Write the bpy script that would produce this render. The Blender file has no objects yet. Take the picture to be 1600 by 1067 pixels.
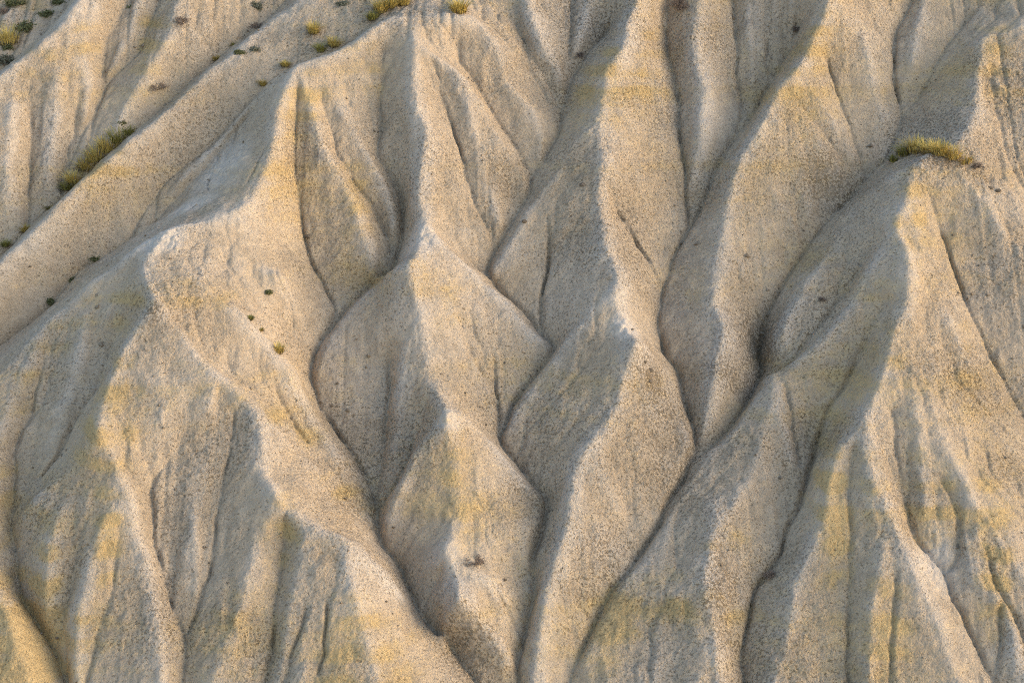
import bpy, bmesh, math, random, time
import numpy as np
from mathutils import Vector, Matrix

T0 = time.time()
C = bpy.context.scene.collection
scene = bpy.context.scene
rng = np.random.default_rng(7)
random.seed(7)

# ------------------------------------------------------------------ camera
SLOPE, PITCH, DIST, LENS = math.radians(38), math.radians(8), 75.0, 77.0
ZC = 34.0                                            # height of the slope's aim point above the valley floor
O = np.array([0.0, 0.0, ZC])
VAX = np.array([0, math.cos(SLOPE), math.sin(SLOPE)])    # up the slope
NAX = np.array([0, -math.sin(SLOPE), math.cos(SLOPE)])   # out of the slope
DV = np.array([0, math.cos(PITCH), -math.sin(PITCH)])
UV_ = np.array([0, math.sin(PITCH), math.cos(PITCH)])
RV = np.array([1.0, 0, 0])
CAM = O - DIST * DV
cam = bpy.data.cameras.new('camera')
cam.lens = LENS; cam.sensor_width = 36; cam.clip_end = 4000; cam.clip_start = 1
camo = bpy.data.objects.new('camera', cam); C.objects.link(camo)
camo.location = Vector(CAM)
camo.rotation_euler = (math.pi / 2 - PITCH, 0, 0)
scene.camera = camo

# ------------------------------------------------------------------ light
SUN_EL, SUN_AZ = math.radians(19), math.radians(12)      # low sun from the right, a little on the viewer's side
sv = Vector((math.cos(SUN_EL) * math.cos(SUN_AZ), -math.cos(SUN_EL) * math.sin(SUN_AZ), math.sin(SUN_EL)))
sun = bpy.data.lights.new('sun', 'SUN')
sun.energy = .68; sun.angle = math.radians(42); sun.color = (1.0, 0.82, 0.57)
suno = bpy.data.objects.new('sun', sun); C.objects.link(suno)
suno.rotation_euler = sv.to_track_quat('Z', 'Y').to_euler()
world = bpy.data.worlds.new('World'); scene.world = world; world.use_nodes = True
wn = world.node_tree
sky = wn.nodes.new('ShaderNodeTexSky'); sky.sky_type = 'NISHITA'; sky.sun_disc = False
sky.sun_elevation = SUN_EL
sky.sun_rotation = math.atan2(sv.x, sv.y)
bg = wn.nodes['Background']; bg.inputs[1].default_value = 0.15
wn.links.new(sky.outputs[0], bg.inputs[0])
vs = scene.view_settings
vs.view_transform = 'Standard'; vs.look = 'None'; vs.exposure = 1.25; vs.gamma = 1
vs.use_curve_mapping = False
scene.cycles.use_denoising = False
scene.cycles.max_bounces = 4
scene.cycles.filter_width = 1.0

# ------------------------------------------------------------------ the slope's drainage: crests and gullies
# x, y: where a crest or gully runs as seen in the photograph (1600 x 1067); h: metres out of the mean slope
RIDGES = '''
615,24,4.2 575,50 540,75,4.0 500,92 464,98,4.0 450,130,3.9 434,170 429,222,3.7 412,275,3.6 385,322,3.7 330,345,3.8 285,352 262,358,3.9 235,395,3.95 228,410,3.85 231,440,3.9 240,472,4.25
262,358,3.9 215,385,3.6 180,416,3.3 150,431,3.0 114,467,2.6 81,500,2.3 48,536,2.0 6,578,1.7
400,150,2.6 350,210,2.25 290,270,1.85 250,315,1.55
470,120,3.9 490,186,3.4 502,228 529,270,2.7 550,305 562,359,2.1 577,395 588,428,1.4
478,108,3.9 520,155,3.4 546,195,3.0 574,240,2.6 597,280,2.25 610,315,1.95 614,345,1.75 607,375,1.4
622,24,4.2 649,69,4.1 646,120,3.8 646,168,3.5 664,192,3.4 665,222,3.2 655,270,2.9 649,305,2.6 655,335,2.35 655,370,2.5 648,400,2.85 634,416,3.0 642,436,2.75 649,464,2.45 661,512,2.1 666,560,1.75 666,590,1.6 680,605,1.75 700,640,2.15 698,664,2.15 708,692,1.8 718,740,1.4 715,800,1.1 705,840,1.0 690,862,1.2 700,882,.95 713,894,.85 712,921,1.25 717,937,1.4 739,953,.9 775,996,.35 799,1030,0
717,937,1.4 697,954,.85 691,969,.5 697,993,.2
634,416,3.0 612,424,2.35 592,440,1.75 562,470,1.4 530,508,1.08 508,545,.88 498,585,.68
698,664,2.15 676,676,1.9 656,695,1.6 638,730,1.25 620,770,.95 602,812,.55
700,640,2.15 724,643,1.75 754,678,1.1 784,712,.8 818,752,.5 846,784,.2 836,820,.3 822,872,.2
640,480,2.2 625,540,1.6 622,600,1.25 620,660,.95 612,720,.6
700,470,1.9 720,520,1.45 745,570,1.1
660,345,2.45 690,380,2.15 726,418,1.7 756,443,1.45 788,474,1.0 818,504,.78 842,530,.58 856,546,.44
660,78,4.0 690,92,3.8 718,112,3.5 733,140,3.2 735,180,2.9 747,235,2.4 757,280,2.0 775,330,1.6 782,355,1.3
618,26,4.2 670,24,4.1 720,26,4.1 742,24,3.9 766,60,3.5 784,87,3.2 787,120,2.9 802,144,2.7 830,170,2.4 845,210,2.1 845,250,1.8
819,-20,3.6 822,10,3.4 834,45 848,70,3.0 870,105,2.5 878,135,2.1
960,455,2.15 924,488,1.7 905,510,1.45 876,545,1.02 848,582,.78 828,611,.62 806,646,.44 790,682,.27
1186,612,.6 1150,670,.55 1098,726,.32 1055,795,.18 1012,868,.1 975,918,0 948,958,-.1 908,1040,-.25
1030,556,.75 1050,592,.65 1060,628,.55 1073,668,.4 1074,695,.35 1058,735,.25 1030,788,.1
918,-10,3.1 915,30,2.9 908,60,2.6 896,85,2.35
1000,-15,4.0 987,15 980,50,3.6 978,76,3.35 955,92,3.5 946,110,3.3 946,140,3.1 938,175,2.95 934,200,2.9 938,235 942,262,2.75 938,300,2.5 942,330 950,360,2.3 946,392,2.25 964,412,2.1 968,440,2.1 960,455,2.15 968,490,1.85 980,512,1.9 1000,534,2.5 990,556,2.25 978,590,1.8 965,625,1.7 945,662,1.6 915,692,1.5 898,730,1.3 888,770,1.2 885,801,1.1 878,837,.9 862,882,.7 848,915,.5 843,950,.4 838,1000,.2 835,1067,-.1
934,195,2.9 905,215,2.6 885,250,2.25 872,270,2.15 842,306,1.85 816,343,1.6 794,382,1.35 768,426,1.05
738,140,3.0 757,178,2.65 780,215,2.35 810,263,1.9 820,288,1.65
392,624,2.75 430,658,2.3 480,718,1.75 525,785,1.15 562,822,.75
1095,-20,3.2 1089,15,3.0 1086,60,2.7 1087,96,2.5 1098,132,2.3 1096,168,2.1 1101,192,2.0 1094,222,1.7 1088,250,1.4 1080,300,1.0
1168,-10,2.6 1172,60,2.2 1178,110,1.8 1172,150,1.5
1300,-20,4.0 1283,27,3.7 1272,50,3.5 1256,93,3.2 1240,106,3.35 1222,124,3.1 1207,150,2.8 1195,182,2.6 1170,215,2.4 1155,250,2.2 1140,300,1.9 1133,350,1.7 1127,395,1.5 1124,440,1.35 1116,470,1.3 1132,500,1.25 1134,525,1.15 1125,560,1.0 1118,600,.8 1108,650,.4 1093,690,.05
1240,108,3.1 1276,150,2.5 1300,190,2.0 1320,240,1.4
1207,182,2.6 1249,192,2.2 1285,225,1.8 1300,270,1.4
1340,-10,3.3 1350,60,2.8 1365,130,2.2 1380,190,1.6
1445,-10,2.8 1432,55,2.4 1424,99,2.1 1418,135,1.8 1412,170,1.5
1560,-20,3.2 1500,55,2.5 1465,112,2.15 1440,155,1.8
1620,30,3.6 1575,48,3.5 1530,58,3.4 1531,95,3.3 1524,130,3.2 1525,180,3.1 1490,225,3.1 1450,240,3.2 1425,257,3.2 1421,290,3.1 1413,320,3.0 1398,341,2.95 1404,371,2.85 1426,410,3.05 1421,464,2.75 1408,495,2.5 1392,530,2.4 1380,575,2.35 1362,620,2.3 1338,662,2.1 1308,704,1.9 1294,735,1.7 1285,807,1.4 1270,846,1.2 1247,891,.95 1240,927,.85 1233,972,.7 1222,1032,.5 1212,1067,.4
1362,620,2.3 1352,680,2.2 1360,734,2.0 1374,770,1.85 1392,815,1.7 1415,860,1.55 1440,910,1.35 1462,970,1.1 1490,1040,.8 1500,1067,.7
1385,830,1.6 1375,880,1.4 1365,930,1.2 1360,1000,.95 1360,1067,.7
1385,580,2.35 1408,602,2.3 1432,641,2.2 1438,695,1.95 1446,770,1.6 1462,815,1.35 1476,850,1.15 1485,880,.9
1440,600,2.15 1490,720,1.8 1519,777,1.6 1555,831,1.35 1594,897,1.05 1640,980,.7
1505,835,1.3 1515,850,1.3 1519,885,1.15 1525,903,1.1 1561,936,.9 1580,990,.7
1421,395,2.85 1455,450,2.3 1490,515,1.9 1515,570,1.55
1490,235,3.1 1500,262,3.0 1525,296,2.8 1555,338,2.5 1600,390,2.1 1640,450,1.7
1531,92,3.3 1561,129,3.1 1600,168,2.8 1660,230,2.4
1205,578,.7 1210,600,1.0 1205,640,1.05 1195,680,1.05 1170,740,1.0 1140,790,.95 1115,830,.9 1106,880,.85 1105,930,.75 1113,981,.65 1122,1040,.5 1125,1067,.45
1216,650,1.1 1231,683,1.0 1236,720,.85
1394,355,2.8 1365,410,2.3 1335,465,1.9 1303,510,1.5 1267,548,1.15 1238,568,.85
1405,262,2.9 1375,292,2.1 1335,340,1.7 1295,395,1.45 1265,435,1.3 1233,482,1.0 1215,530,.7
240,472,4.25 270,497,3.7 288,530,3.5 315,566,3.3 345,592,3.2 380,622,3.0 402,640,2.9 409,680,2.8 407,728,2.65 429,769,2.95 416,807,2.4 400,867,2.1 385,927,1.8 360,990,1.45 335,1067,1.1
429,769,2.95 442,788,2.8 460,803,2.65 490,821,2.5 535,840,2.35 552,852,2.2 568,872,2.0 592,885,1.6 612,905,1.2 630,935,.7
345,600,3.05 318,700,2.45 302,780,2.05 302,860,1.7 308,930,1.35
541,849,2.3 544,882,2.2 550,912,2.1 560,940,2.0 575,1000,1.75 590,1067,1.5
478,840,2.4 465,900,2.0 450,970,1.6 432,1067,1.2
530,860,2.2 500,930,1.9 490,1000,1.65 470,1067,1.4
548,915,2.1 530,980,1.8 520,1067,1.45
240,472,4.25 216,502,3.8 198,530,3.6 180,565,3.4 164,607,3.25 155,645,3.15 153,678,3.35 164,694,3.15 180,722,2.85 193,758,2.6 208,798,2.35 214,837,2.1 234,888,1.75 243,942,1.5 247,1000,1.3 250,1067,1.1
153,680,3.35 128,720,2.6 100,745,2.2 65,772,1.8 40,805,1.4
105,760,2.2 85,830,1.8 70,900,1.4 70,960,.9
180,790,2.5 166,805,2.4 157,835,2.2 137,882,1.85 127,927,1.55 117,955,1.35 115,1010,1.0 118,1067,.6
262,358,3.9 270,385,3.9 279,404,3.85 315,440,3.6 345,468 375,491,3.2 420,542,2.6 444,563,2.3 480,635,1.5 520,705,1.0 560,770,.6 582,812,.25
200,430,3.4 150,480,2.9 120,560,2.4 95,640,1.9 70,700,1.5 45,755,1.1
60,545,2.1 25,600,1.8 0,680,1.6 -10,780,1.3 -20,850,1.2
-20,890,1.5 10,960,1.3 30,1020,1.0 50,1067,.8
480,-10,3.3 450,15,3.25 414,35,3.2 384,59,3.15 350,90,3.1 312,121,3.05 264,166,2.95 216,208,2.9 168,250,2.75 130,281,2.6 90,322,2.5 45,363,2.3 0,409,2.1
279,-5,3.5 264,54,3.2 240,90,3.0 210,144,2.6 186,192,2.2 170,230,1.9
215,10,3.1 190,70,2.75 165,120,2.25
150,-5,3.6 130,60,3.2 140,130,2.5 130,190,2.0
90,60,3.4 85,140,2.8 75,220,2.1 70,300,1.5
20,160,3.0 10,240,2.3 15,320,1.7
125,-10,3.8 96,33,3.6 63,66,3.5 33,90,3.4 0,116,3.2
'''
GULLIES = '''
467,130,3.75 464,168,3.35 460,210 461,270,2.6 466,314 475,371,1.7 487,410 505,446 523,479,.9 523,494 502,527 487,563 484,585,.5 496,620 520,662 553,713,.2 580,755 589,785,0 590,825,-.1 600,850 625,882 655,945,-.3 675,980 712,1020 745,1067,-.5
500,150,3.45 520,210,2.9 526,240 556,288,2.2 574,310 592,341,1.5 607,374 613,390,1.2
598,80,3.5 598,130,3.1 595,156,2.85 597,204,2.45 588,236,2.3 612,275,1.95 628,318,1.55 632,345 622,390,1.15 615,420,1.0 586,440,.9 562,462 529,497,.7 511,521 502,527,.65
670,85,3.85 679,99,3.65 688,141,3.15 703,186,2.7 718,228 730,276,2.0 742,315 757,338,1.5 766,359 772,380,1.1
668,335,2.3 690,365,1.8 730,403,1.1 755,423,.8
715,69,3.3 718,99 745,132,2.7 766,171 790,207,2.0 820,255 829,275,1.5 823,305 800,345 775,385,1.0 757,422,.8 790,458 820,488,.5 845,517 868,541,.3 840,578 819,605,.2 798,641 780,680,.1 800,715 826,746,0 853,778,-.1 844,837 832,876,-.2 835,915 820,987,-.4 811,1047 815,1075,-.5
807,0,3.2 813,48,2.8 837,99,2.4 861,138,2.0 876,174,1.8 873,210 850,245 831,273,1.5
894,0,2.8 890,50 885,90,2.3 880,150,1.95 876,174,1.8
951,45,2.3 915,87,2.1 891,125,1.95 880,160,1.85
856,340,1.6 858,407,1.1 849,455,.8 846,509,.5 866,540,.3
668,612,1.6 655,660,1.1 640,705,.75 610,770,.25 592,788,.03
610,560,.95 604,620,.65 598,695,.4 592,740,.2 586,768,.05
430,610,2.0 450,650,1.55 480,690,1.3
718,490,1.5 735,560,1.0 760,590,.7 776,625,.4 781,650,.2 780,680,.1
766,530,.9 773,575,.6 776,615,.4
760,900,.75 790,940,.3 815,990,-.3
690,892,.5 668,935,0 657,955,-.25
1038,0,2.5 1038,39,2.2 1047,102,1.8 1059,150 1062,210,1.3 1071,249 1071,315,.9 1078,350,.7 1062,380 1050,404,.5 1038,440 1029,491,.3 1035,545 1055,575,.15 1071,629 1085,670,0 1086,700 1074,735,-.1 1044,789 1029,822,-.2 1002,864 963,915,-.3 939,951 900,1035,-.5 884,1067
948,285,2.4 966,335,1.7 996,380,1.2 1020,419,.8 1032,445,.45
1145,0,2.2 1152,60,1.9 1152,120,1.6 1160,165,1.4 1150,212 1134,236,1.1 1116,270 1098,318,.8 1079,352,.68
1250,40,2.2 1228,90,1.8 1197,138,1.5 1175,180,1.35 1158,204,1.25
1291,90,2.6 1312,153,2.0 1330,204 1342,240,1.2 1352,268,1.0
1225,132,2.95 1258,172,2.3 1290,215,1.7 1322,252,1.3 1348,268,1.03
1426,0,2.4 1399,51,2.1 1396,114,1.8 1405,168,1.5 1408,195 1400,215 1384,249,1.1 1358,268,1.0 1324,311,.8 1294,340 1270,374,.6 1249,401 1216,452,.35 1195,500,.0 1188,540,-.4 1190,580,-.55 1177,608,-.35 1165,635,-.15 1141,668 1110,698,0 1088,715,0
1519,24,2.6 1486,62,2.3 1456,111,2.0 1432,156,1.7 1408,198,1.45
1545,110,3.0 1560,180,2.7 1575,245,2.4 1600,290,2.1 1650,350,1.6
1450,295,2.8 1468,359,2.1 1492,425,1.75 1519,488,1.4 1540,530,1.1 1561,575,.8 1580,610 1600,645,.4 1650,720,0 1720,850,-.2
1393,644,2.0 1402,710,1.7 1414,770,1.35 1423,818,1.15 1435,843,1.05 1474,888,.8 1489,930,.7 1510,975,.5 1540,1035,.3 1555,1067,.2
1470,750,1.5 1492,794,1.25 1498,825,1.15 1500,860,.95 1482,890,.78
1530,830,1.3 1545,870,1.1 1556,915,.9 1590,960,.75 1620,1067,.3
1563,945,.7 1563,1000,.5 1558,1060,.25
1335,700,1.85 1327,777,1.4 1330,837,1.15 1327,897,.95 1327,957,.75 1324,1017,.55 1327,1067,.4
1400,900,1.3 1396,957,1.05 1390,1067,.6
1385,470,2.15 1345,548,1.3 1318,602,.9 1297,632,.75 1276,692,.55 1264,734,.45 1246,795,.45 1231,822,.35 1219,867,.2 1180,918,.05 1168,969,0 1156,1026,-.1 1165,1067,-.2
1385,345,2.6 1355,395,1.9 1325,446,1.4 1295,488,1.05 1265,530,.75 1245,555,.5 1225,570,.4 1198,583,0
1226,600,.95 1240,660,.85 1250,720,.7
300,467,3.6 309,524,3.2 342,573,2.85 400,613,2.35 439,645 466,680,1.7 487,713 511,743,1.15 532,776 568,815,.45 590,840,0
590,25,3.6 555,58,3.35 520,84,3.15 462,95,3.0 414,132,2.6 384,168,2.25 330,222,1.9 255,288,1.5 220,340,1.3 205,368,1.2 168,395,1.0 132,416,.8 102,446 72,482,.5 39,509 0,539,.3
396,175,2.4 354,216,2.05 318,264,1.75 264,320,1.4 235,350,1.25
95,520,2.2 70,560,1.9 57,605,1.6 51,641 30,677,1.2 22,704 22,755,.9 18,822 22,855,.6 28,906 39,942,.3 69,987 93,1032,0 105,1067,-.1
190,500,3.0 165,560,2.5 153,605,2.2 135,626 114,659,1.8 90,710 60,752,1.3 40,785,1.0 25,810,.8
138,807,2.1 120,867,1.6 105,927,1.1 95,960 100,1010,.4 105,1055,0
186,822,2.2 180,876,1.75 171,933,1.4 144,1017,.8 135,1067,.5
335,610,3.08 320,640,2.88 285,686,2.45 252,734,2.1 240,752 237,807,1.75 243,852 258,903,1.35 273,957 291,1002,.9 279,1067,.7
250,640,3.05 262,690,2.55 247,740,2.1
366,641,2.7 360,710,2.3 345,770,1.95 339,807 333,852,1.6 327,897 315,927,1.3 294,987,.95
446,800,2.4 444,852,1.9 438,897 432,933,1.5 426,1017,1.1 415,1067,.9
500,890,2.1 481,945,1.8 463,1005,1.5 445,1067,1.25
527,895,2.05 511,950,1.85 508,1017,1.6 490,1067,1.4
430,420,3.0 452,470,2.0 456,520,1.4
470,-17,2.6 414,26,2.5 346,83,2.3 262,158,2.05 214,202,1.95 166,243,1.75 128,274,1.6 86,316,1.35 41,357,1.15 -3,402,.95
240,21,2.8 210,84,2.5 168,128,2.1 150,174,1.9 129,210,1.75 110,250,1.6 95,300,1.4
192,15,2.9 162,69,2.55 156,135,2.1 148,174,1.9
120,90,3.0 126,141,2.4 110,220,1.7 95,290,1.4
45,125,2.9 48,195,2.1 45,280,1.5 42,350,1.15
118,-15,2.8 90,28,2.7 58,60,2.6 28,85,2.5 -5,110,2.3
'''

RELIEF = .97
def parse(txt):
    out = []
    for ln in txt.strip().splitlines():
        P = []
        for w in ln.split():
            a = w.split(',')
            P.append([float(a[0]), float(a[1]), float(a[2]) if len(a) > 2 else np.nan])
        P = np.array(P)
        s = np.r_[0, np.cumsum(np.hypot(*np.diff(P[:, :2], axis=0).T))]
        k = ~np.isnan(P[:, 2])
        P[:, 2] = np.interp(s, s[k], P[k, 2]) * RELIEF
        out.append(P)
    return out

def pix_ray(px, py):
    px = np.asarray(px, float); py = np.asarray(py, float)
    return DV + ((px - 800) / 1600 * 36 / LENS)[..., None] * RV - ((py - 533.5) / 1600 * 36 / LENS)[..., None] * UV_

def to_uvh(P):                                       # a seen point at a known relief -> slope coordinates
    D = pix_ray(P[:, 0], P[:, 1])
    t = (P[:, 2] - NAX @ (CAM - O)) / (D @ NAX)
    W = CAM - O + t[:, None] * D
    return np.c_[W[:, 0], W @ VAX, P[:, 2]]

def smooth_line(Q, step=0.04):
    # Catmull-Rom through the points so that crests and gullies have no corners
    s = np.r_[0, np.cumsum(np.hypot(*np.diff(Q[:, :2], axis=0).T))]
    n = max(2, int(s[-1] / step))
    x = np.linspace(0, s[-1], n)
    m = np.gradient(Q, s, axis=0) if len(Q) > 2 else np.repeat((Q[1:] - Q[:1]) / s[-1], 2, 0)
    L = np.stack([np.interp(x, s, Q[:, k]) for k in range(3)], 1)
    seed = int(abs(Q[0, 0] * 131 + Q[0, 1] * 17) * 10)
    jit = np.stack([vnoise(x, np.arange(3.), .45, 1., seed + k)[:, 0] for k in (0, 1)], 1) * np.clip(np.minimum(x, s[-1] - x) / .5, 0, 1)[:, None]
    i = np.clip(np.searchsorted(s, x, side='right') - 1, 0, len(s) - 2)
    h = (s[i + 1] - s[i]); t = ((x - s[i]) / h)[:, None]; h = h[:, None]
    S_ = ((2*t**3-3*t**2+1) * Q[i] + (t**3-2*t**2+t) * h * m[i] + (-2*t**3+3*t**2) * Q[i+1] + (t**3-t**2) * h * m[i+1])
    S_ = .3 * S_ + .7 * L
    S_[:, :2] += .055 * jit
    return S_

def extend(Q, P):
    # lines that leave the photograph go on beyond it
    def off(p, q, a):
        if (p[0] < 25 or p[0] > 1575 or p[1] < 22 or p[1] > 1045):
            d = p[:2] - q[:2]
            inward = (p[0] < 25 and d[0] > 0) or (p[0] > 1575 and d[0] < 0)
            return not inward
        return False
    L = 7.0
    if off(P[0], P[1], 0):
        d = Q[0] - Q[1]; d = d / np.hypot(*d[:2]); d[2] = np.clip(d[2], -.12, .12)
        Q = np.vstack([Q[0] + d * L, Q])
    if off(P[-1], P[-2], 1):
        d = Q[-1] - Q[-2]; d = d / np.hypot(*d[:2]); d[2] = np.clip(d[2], -.08, .12)
        Q = np.vstack([Q, Q[-1] + d * L])
    return Q

def lines(txt):
    return [smooth_line(extend(to_uvh(P), P)) for P in parse(txt)]

# ------------------------------------------------------------------ small array helpers
def gauss(A, s):
    r = max(1, int(3 * s + .5)); k = np.exp(-.5 * (np.arange(-r, r + 1) / s) ** 2); k /= k.sum()
    for ax in (0, 1):
        B = np.pad(A, [(r, r) if a == ax else (0, 0) for a in (0, 1)], mode='edge')
        n = A.shape[ax]; out = np.zeros_like(A)
        for i, w in enumerate(k):
            out += w * (B[i:i + n] if ax == 0 else B[:, i:i + n])
        A = out
    return A

def bspl(x, n):                                      # cubic B-spline sampling matrix as (index, weight)
    x = np.clip(x, 1, n - 3.001); i = np.floor(x).astype(int); t = x - i
    w = np.stack([(1 - t)**3, 3*t**3 - 6*t**2 + 4, -3*t**3 + 3*t**2 + 3*t + 1, t**3]) / 6
    return i, w

def sample(A, yi, xi):                               # A on a grid, resampled on a tensor of fractional rows / columns
    i, w = bspl(yi, A.shape[0])
    B = sum(w[k][:, None] * A[i - 1 + k] for k in range(4))
    j, w = bspl(xi, A.shape[1])
    return sum(w[k][None] * B[:, j - 1 + k] for k in range(4))

def vnoise(ys, xs, wl_y, wl_x, seed):
    y = ys / wl_y; x = xs / wl_x
    y = y - y.min() + 2; x = x - x.min() + 2
    R = np.random.default_rng(seed).standard_normal((int(y.max()) + 5, int(x.max()) + 5))
    return sample(R, y, x)

def fbm(ys, xs, wl, octs, seed, gain=.5, asp=1.0):
    a, out = 1.0, 0.0
    for o in range(octs):
        out = out + a * vnoise(ys, xs, wl * asp / 2**o, wl / 2**o, seed + 31 * o); a *= gain
    return out

# ------------------------------------------------------------------ relief by membrane between crests and gullies
G = 0.05
U0, U1, V0, V1 = -32.0, 32.0, -26.0, 34.0
NX, NY = int((U1 - U0) / G) + 1, int((V1 - V0) / G) + 1
gu, gv = U0 + G * np.arange(NX), V0 + G * np.arange(NY)
RL, GL = lines(RIDGES), lines(GULLIES)
def raster(LL):
    S = np.zeros((NY, NX)); N = np.zeros((NY, NX))
    for Q in LL:
        i = np.round((Q[:, 1] - V0) / G).astype(int); j = np.round((Q[:, 0] - U0) / G).astype(int)
        ok = (i >= 0) & (i < NY) & (j >= 0) & (j < NX)
        np.add.at(S, (i[ok], j[ok]), Q[ok, 2]); np.add.at(N, (i[ok], j[ok]), 1)
    return S, N
SR, NR = raster(RL); SG, NG = raster(GL)
S, N = SR + SG, NR + NG
# ground away from the frame: broad procedural spurs, pinned only where no traced line is near
near = gauss((N > 0).astype(float), 35) * 90
far = (near < .06)
spur = 1.4 + 1.0 * np.abs(fbm(gv, gu, 5.0, 2, 5, asp=2.6)) * 1.6 - .6 + .03 * np.abs(gu)[None]
pin = far & (np.random.default_rng(3).random((NY, NX)) < .008)
S[pin] = spur[pin]; N[pin] = 1
def solve(S, N, iters):
    h, w = S.shape
    M = N > 0
    val = np.where(M, S / np.maximum(N, 1e-9), 0)
    if min(h, w) <= 12:
        A = np.full((h, w), val[M].mean() if M.any() else 0.0)
    else:
        h2, w2 = (h + 1) // 2, (w + 1) // 2
        def dn(X):
            X = np.pad(X, ((0, 2 * h2 - h), (0, 2 * w2 - w)))
            return X[::2, ::2] + X[1::2, ::2] + X[::2, 1::2] + X[1::2, 1::2]
        A0 = solve(dn(np.where(M, val, 0)), dn(M.astype(float)), iters)
        A = sample(A0, np.clip((np.arange(h) - .5) / 2, 0, h2), np.clip((np.arange(w) - .5) / 2, 0, w2))
    A[M] = val[M]
    ii, jj = np.indices((h, w)); red = ((ii + jj) % 2 == 0)
    mk = [red & ~M, ~red & ~M]
    for _ in range(iters):
        for m in mk:
            P = np.pad(A, 1, mode='edge')
            B = .25 * (P[:-2, 1:-1] + P[2:, 1:-1] + P[1:-1, :-2] + P[1:-1, 2:])
            A = np.where(m, A + 1.6 * (B - A), A)
    return A
H = solve(S, N, 40)
print('membrane', round(time.time() - T0, 1))
def cells(LL):                                       # distance (m) to the nearest of these lines, by chamfer sweeps
    D = np.full((NY, NX), 2.0)
    for Q in LL:
        i = np.round((Q[:, 1] - V0) / G).astype(int); j = np.round((Q[:, 0] - U0) / G).astype(int)
        ok = (i >= 0) & (i < NY) & (j >= 0) & (j < NX); D[i[ok], j[ok]] = 0
    for _ in range(34):
        P = np.pad(D, 1, mode='edge')
        D = np.minimum(D, np.minimum(np.minimum(P[:-2, 1:-1], P[2:, 1:-1]), np.minimum(P[1:-1, :-2], P[1:-1, 2:])) + G)
        D = np.minimum(D, np.minimum(np.minimum(P[:-2, :-2], P[2:, 2:]), np.minimum(P[2:, :-2], P[:-2, 2:])) + G * 1.41)
    return D
DG = cells(GL)
H = gauss(H, 1.0)
H = np.minimum(H, gauss(H, 2.4) + .02)              # crests weather round, gullies stay sharp
major = np.clip(1.15 - H / 2.2, .10, 1.0)               # the low trunk gullies are cut deepest
DJ = np.maximum(0, DG + .05 * fbm(gv, gu, .30, 2, 19) * np.clip(DG / .1, 0, 1))
H -= major * (.03 * np.exp(-DJ / .2) + .20 * np.clip(.55 + .6 * fbm(gv, gu, 1.1, 2, 23), 0, 1) * np.exp(-DJ / .06))
face = np.clip(DG / .35, 0, 1)
H += .06 * fbm(gv, gu, 1.5, 3, 11)
H -= .07 * np.abs(fbm(gv, gu, .8, 3, 17, asp=2.4)) * face

# ------------------------------------------------------------------ running water: rills and cut channels
VV = gv[:, None] * math.sin(SLOPE)
def flow(H, seed):
    E = H * math.cos(SLOPE) + VV + .045 * fbm(gv, gu, .8, 4, seed)
    Ep = np.pad(E, 1, mode='constant', constant_values=1e9)
    best = np.zeros(E.shape); to = np.full(E.shape, -1)
    idx = np.arange(E.size).reshape(E.shape)
    ip = np.pad(idx, 1, constant_values=-1)
    for dy in (-1, 0, 1):
        for dx in (-1, 0, 1):
            if dx or dy:
                d = (E - Ep[1 + dy:1 + dy + NY, 1 + dx:1 + dx + NX]) / math.hypot(dx, dy)
                m = d > best
                best[m] = d[m]; to[m] = ip[1 + dy:1 + dy + NY, 1 + dx:1 + dx + NX][m]
    order = np.argsort(-E, axis=None).tolist(); tl = to.ravel().tolist(); acc = [1.0] * E.size
    for i in order:
        j = tl[i]
        if j >= 0: acc[j] += acc[i]
    return np.array(acc).reshape(E.shape) * G * G
for it in range(3):                                  # rain: branching rills that grow into the gullies
    ACC2 = flow(H, 50)
    sm = np.clip(ACC2 / 3.0, 0, 4) ** .5
    small = np.clip(ACC2 / .8, 0, 1.2) ** .6
    H = H - .016 * gauss(small, .7) - .020 * gauss(sm, .8) - .040 * gauss(np.minimum(sm, 1.2), 2.0) - .02 * gauss(np.minimum(sm, 1.0), 4.5)
print('flow', round(time.time() - T0, 1))
WET = gauss(np.clip(np.log10(np.maximum(ACC2, .01) / 1.2), 0, 1.2), 1.8)     # where water gathers (wash sediment)
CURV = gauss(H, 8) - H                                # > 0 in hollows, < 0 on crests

# ------------------------------------------------------------------ fine mesh of the slope
def surf(px, py):                                    # where the view through a pixel meets the slope
    D = pix_ray(px, py)
    t = np.linspace(55, 100, 1800)
    W = (CAM - O)[None] + t[:, None] * D[None]
    u, v, h = W[:, 0], W @ VAX, W @ NAX
    i = np.clip(np.round((v - V0) / G).astype(int), 0, NY - 1); j = np.clip(np.round((u - U0) / G).astype(int), 0, NX - 1)
    below = h < H[i, j]
    k = int(np.argmax(below))
    return u[k], v[k], H[i[k], j[k]]
def hz(u, v):
    i = np.clip((v - V0) / G, 0, NY - 2); j = np.clip((u - U0) / G, 0, NX - 2)
    a, b = int(i), int(j); s, t = i - a, j - b
    return (H[a, b]*(1-s)*(1-t) + H[a+1, b]*s*(1-t) + H[a, b+1]*(1-s)*t + H[a+1, b+1]*s*t)
def wpt(u, v, dh=0.0):
    return Vector(O + np.array([u, 0, 0]) + VAX * v + NAX * (hz(u, v) + dh))
def axis(a, b, fine0, fine1, df, dc):
    mid = np.arange(fine0, fine1 + df / 2, df)
    lo, hi, x, s = [], [], fine0, df
    while x > a:
        s = min(s * 1.15, dc); x -= s; lo.append(x)
    x, s = fine1, df
    while x < b:
        s = min(s * 1.15, dc); x += s; hi.append(x)
    return np.array(lo[::-1] + list(mid) + hi)
XS = axis(U0 + 1, U1 - 1, -20.2, 20.2, .042, .45)
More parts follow.
